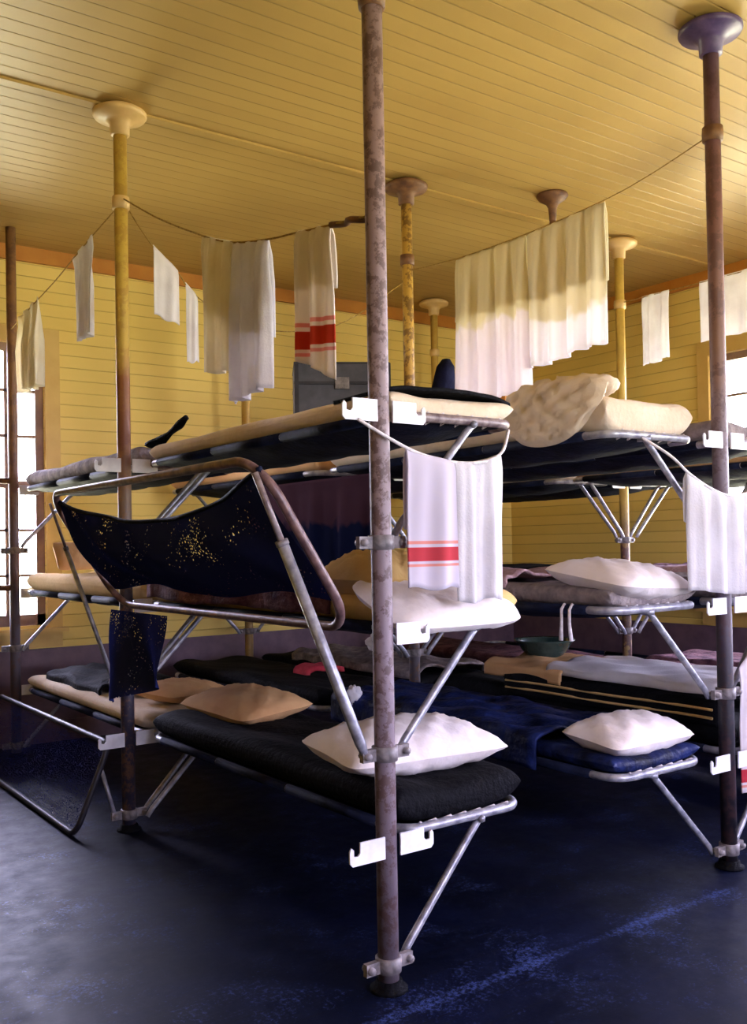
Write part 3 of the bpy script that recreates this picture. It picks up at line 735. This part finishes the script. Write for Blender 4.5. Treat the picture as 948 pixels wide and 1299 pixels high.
# ------------------------------------------------------------------ small things
t = thing('trunk', (1.44, 2.36, 1.808), 'grey blue trunk standing on a far top bunk behind the foremost post', 'trunk', None, (0,0,-0.52))
MB().box(-0.25, 0.27, -0.18, 0.18, 0.0, 0.42).build('case', M['trunk'], t)
MB().box(-0.258, 0.278, -0.188, 0.188, 0.42, 0.53).build('lid', M['trunk'], t)
e = MB()
for sx in (-0.262, 0.262): e.box(sx+0.002, sx+0.026, -0.192, 0.192, 0.0, 0.534)
e.box(-0.262, 0.282, -0.193, 0.193, 0.412, 0.428); e.box(-0.262, 0.282, -0.193, 0.193, 0.526, 0.538)
e.build('edge_strip', M['trunkedge'], t)
MB().box(-0.03, 0.05, -0.20, -0.186, 0.385, 0.45).build('latch', M['bracket'], t)

def coat():
    m = MB(); n = 28; L = 15
    vs = []; fs = []
    for i in range(L):
        k = i/(L-1); z = 0.68*k
        wdt = 0.15*(1-0.72*k) ; dep = 0.10*(1-0.55*k); off = 0.095*k
        if i == L-1: wdt *= 0.5; dep *= 0.5
        for q in range(n):
            a = 2*PI*q/n; c_, s_ = math.cos(a), math.sin(a)
            sx = math.copysign(abs(c_)**0.6, c_); sy = math.copysign(abs(s_)**0.6, s_)
            f_ = 1 + 0.05*math.sin(4*a+3*k)
            vs.append((off + wdt*sx*f_, dep*sy*f_, z))
    for i in range(L-1):
        for q in range(n): fs.append((i*n+q, i*n+(q+1)%n, (i+1)*n+(q+1)%n, (i+1)*n+q))
    fs.append(tuple((L-1)*n+q for q in range(n))); fs.append(tuple(range(n))[::-1])
    m.add(vs, fs); return m
tag(coat().build('kit_bag', M['navycoat'], None, (2.17, 2.35, 1.80)), 'dark navy bag standing on a far top bunk left of the big towels', 'bag')

t = thing('wooden_box', (2.26, 1.80, 1.79), 'small orange wooden box on a far top bunk below the big towels', 'box')
MB().box(-0.11, 0.11, -0.10, 0.10, 0.26, 0.41).build('case', M['orange'], t)
MB().box(-0.13, 0.13, -0.12, 0.12, 0.0, 0.26).build('crate', M['black'], t)

b = MB().lathe([(0.02,0.0),(0.075,0.0),(0.085,0.012),(0.125,0.06),(0.15,0.10),(0.165,0.108),(0.165,0.114),(0.148,0.108),(0.118,0.062),(0.08,0.02),(0.02,0.012)], 36)
tag(b.build('bowl', M['bowl'], None, (2.12, 1.40, 0.665)), 'dark green enamel bowl on the bottom bunk beyond the white sheet', 'bowl')
o = blanket_mb(0.22, 0.16, 0.0, 0.02, 0.02, 3, 0.012).build('folded_cloth', M['red'], None, (1.38, 2.45, 0.575), 0.03); tag(o, 'folded red cloth on the dark bottom bunk behind the long strut', 'cloth')

def dark_shoe_cloth():
    m = MB().grid(16, 10, lambda u, v: (-0.02+0.07*(v-0.5)*(0.25+0.75*u)+0.03, 0.40*(u-0.5), 0.012 + 0.085*(1-u)**1.6 + 0.03*u*(1-u)*math.sin(PI*v) + 0.008*math.sin(9*u+4*v)))
    return tag(m.build('dark_cloth', M['black'], None, (0.16, 1.90, 1.795), 0.015), 'black cloth sticking up on the top bunk by the yellow post', 'cloth')
dark_shoe_cloth()

def crumple(x, y, z, r, lab, mat='towel', sx=1, sz=1):
    m = MB(); nu, nv = 22, 14
    def fn(u, v):
        a = 2*PI*u; b_ = PI*v
        q = r*(1 + 0.22*math.sin(3*a+4*b_) + 0.15*math.sin(7*a-3*b_))
        return (q*sx*math.sin(b_)*math.cos(a), q*math.sin(b_)*math.sin(a), q*sz*math.cos(b_))
    m.grid(nu, nv, fn)
    return tag(m.build('rag', M[mat], None, (x, y, z)), lab, 'cloth', 'small white rags about the bunks')
crumple(0.09, 0.14, 1.00, 0.035, 'small white rag tied under the middle bunk at the foremost post')
crumple(1.07, 0.62, 1.02, 0.03, 'white knotted rag on the outer rail of the right middle bunk', sz=1.2)
crumple(1.05, 1.15, 1.20, 0.05, 'frilly white rag lying on the rose blanket', sx=1.6, sz=0.5)
crumple(1.06, 1.70, 0.55, 0.04, 'small white rag on the bottom bunk left of the foremost post')
t = thing('tassel_string', (1.078, 0.26, 1.045), 'pair of white strings hanging from the right middle bunk', 'string')
for dy in (-0.02, 0.02):
    MB().tube([(0,dy,0.02),(-0.018,dy,0.0),(-0.02,dy,-0.05),(-0.018,dy*1.3,-0.12)], [0.006,0.006,0.006,0.009], 6).build('string', M['cord'], t)

t = thing('ceiling_lamp', (2.54, 1.67, H), 'small brass ceiling lamp above the nearer big towel', 'lamp')
MB().lathe([(0.09,0.0-0.0005),(0.095,-0.012),(0.08,-0.03),(0.04,-0.055),(0.026,-0.08),(0.02,-0.16)], 28).build('canopy', M['rust'], t)
MB().lathe([(0.02,-0.16),(0.02,-0.36),(0.018,-0.37)], 14).build('stem', M['rust'], t)
MB().lathe([(0.03,-0.36),(0.05,-0.38),(0.075,-0.44),(0.07,-0.50),(0.03,-0.53),(0.004,-0.535)], 24).build('globe', M['plate'], t)

# ------------------------------------------------------------------ light
w = bpy.data.worlds.new('sky'); sc.world = w; w.use_nodes = True
nt = w.node_tree; nt.nodes.clear()
out = nt.nodes.new('ShaderNodeOutputWorld'); bg = nt.nodes.new('ShaderNodeBackground')
bg.inputs[1].default_value = 22.0
tcw = nt.nodes.new('ShaderNodeTexCoord'); sp = nt.nodes.new('ShaderNodeSeparateXYZ'); nt.links.new(tcw.outputs['Generated'], sp.inputs[0])
mrw = nt.nodes.new('ShaderNodeMapRange'); mrw.inputs[1].default_value = -1; mrw.inputs[2].default_value = 1; nt.links.new(sp.outputs[2], mrw.inputs[0])
rw = ramp(nt, mrw.outputs[0], [(0.46, (0.66, 0.63, 0.42, 1)), (0.50, (0.80, 0.80, 0.86, 1)), (0.56, (0.78, 0.75, 1.0, 1)), (1.0, (0.70, 0.68, 1.0, 1))])
nt.links.new(rw.outputs[0], bg.inputs[0])
nt.links.new(bg.outputs[0], out.inputs[0])
for side, (pl, a0, a1, holes) in WIN.items():
    for h0, h1 in holes:
        L = bpy.data.lights.new('window_daylight', 'AREA'); L.shape = 'RECTANGLE'; L.size = h1-h0; L.size_y = WZ1-WZ0
        L.cycles.is_portal = True
        o = bpy.data.objects.new('window_daylight', L); COL.objects.link(o)
        e = pl((h0+h1)/2, (h0+h1)/2, 0.10, 0.10, (WZ0+WZ1)/2, (WZ0+WZ1)/2)
        o.location = (e[0], e[2], e[4])
        inward = {'back': (0,-1,0), 'front': (0,1,0), 'right': (-1,0,0), 'left': (1,0,0)}[side]
        o.rotation_euler = Vector(inward).to_track_quat('-Z', 'Z').to_euler()

# ------------------------------------------------------------------ camera
f, cyp, pitch, roll, ua = 1208.458, 673.513, 0.0158196, 0.0175736, 0.6257056
c, s = math.cos(ua), math.sin(ua)
right = Vector((c, -s, 0)); fwd0 = Vector((s, c, 0)); up0 = Vector((0,0,1))
fwd = fwd0*math.cos(pitch) + up0*math.sin(pitch); up = up0*math.cos(pitch) - fwd0*math.sin(pitch)
cx = right*math.cos(roll) - up*math.sin(roll); cu = right*math.sin(roll) + up*math.cos(roll)
mw = Matrix(((cx.x, cu.x, -fwd.x, -1.66625), (cx.y, cu.y, -fwd.y, -2.26875), (cx.z, cu.z, -fwd.z, 1.3), (0,0,0,1)))
cd = bpy.data.cameras.new('camera'); cam = bpy.data.objects.new('camera', cd); COL.objects.link(cam)
cam.matrix_world = mw
cd.sensor_fit = 'HORIZONTAL'; cd.sensor_width = 36; cd.lens = f/948*36; cd.shift_x = 0; cd.shift_y = (cyp-649.5)/948
cd.clip_start = 0.05
sc.camera = cam
sc.view_settings.view_transform = 'Standard'; sc.view_settings.look = 'None'
sc.view_settings.gamma = 1; sc.view_settings.use_curve_mapping = False
sc.view_settings.exposure = 1.35
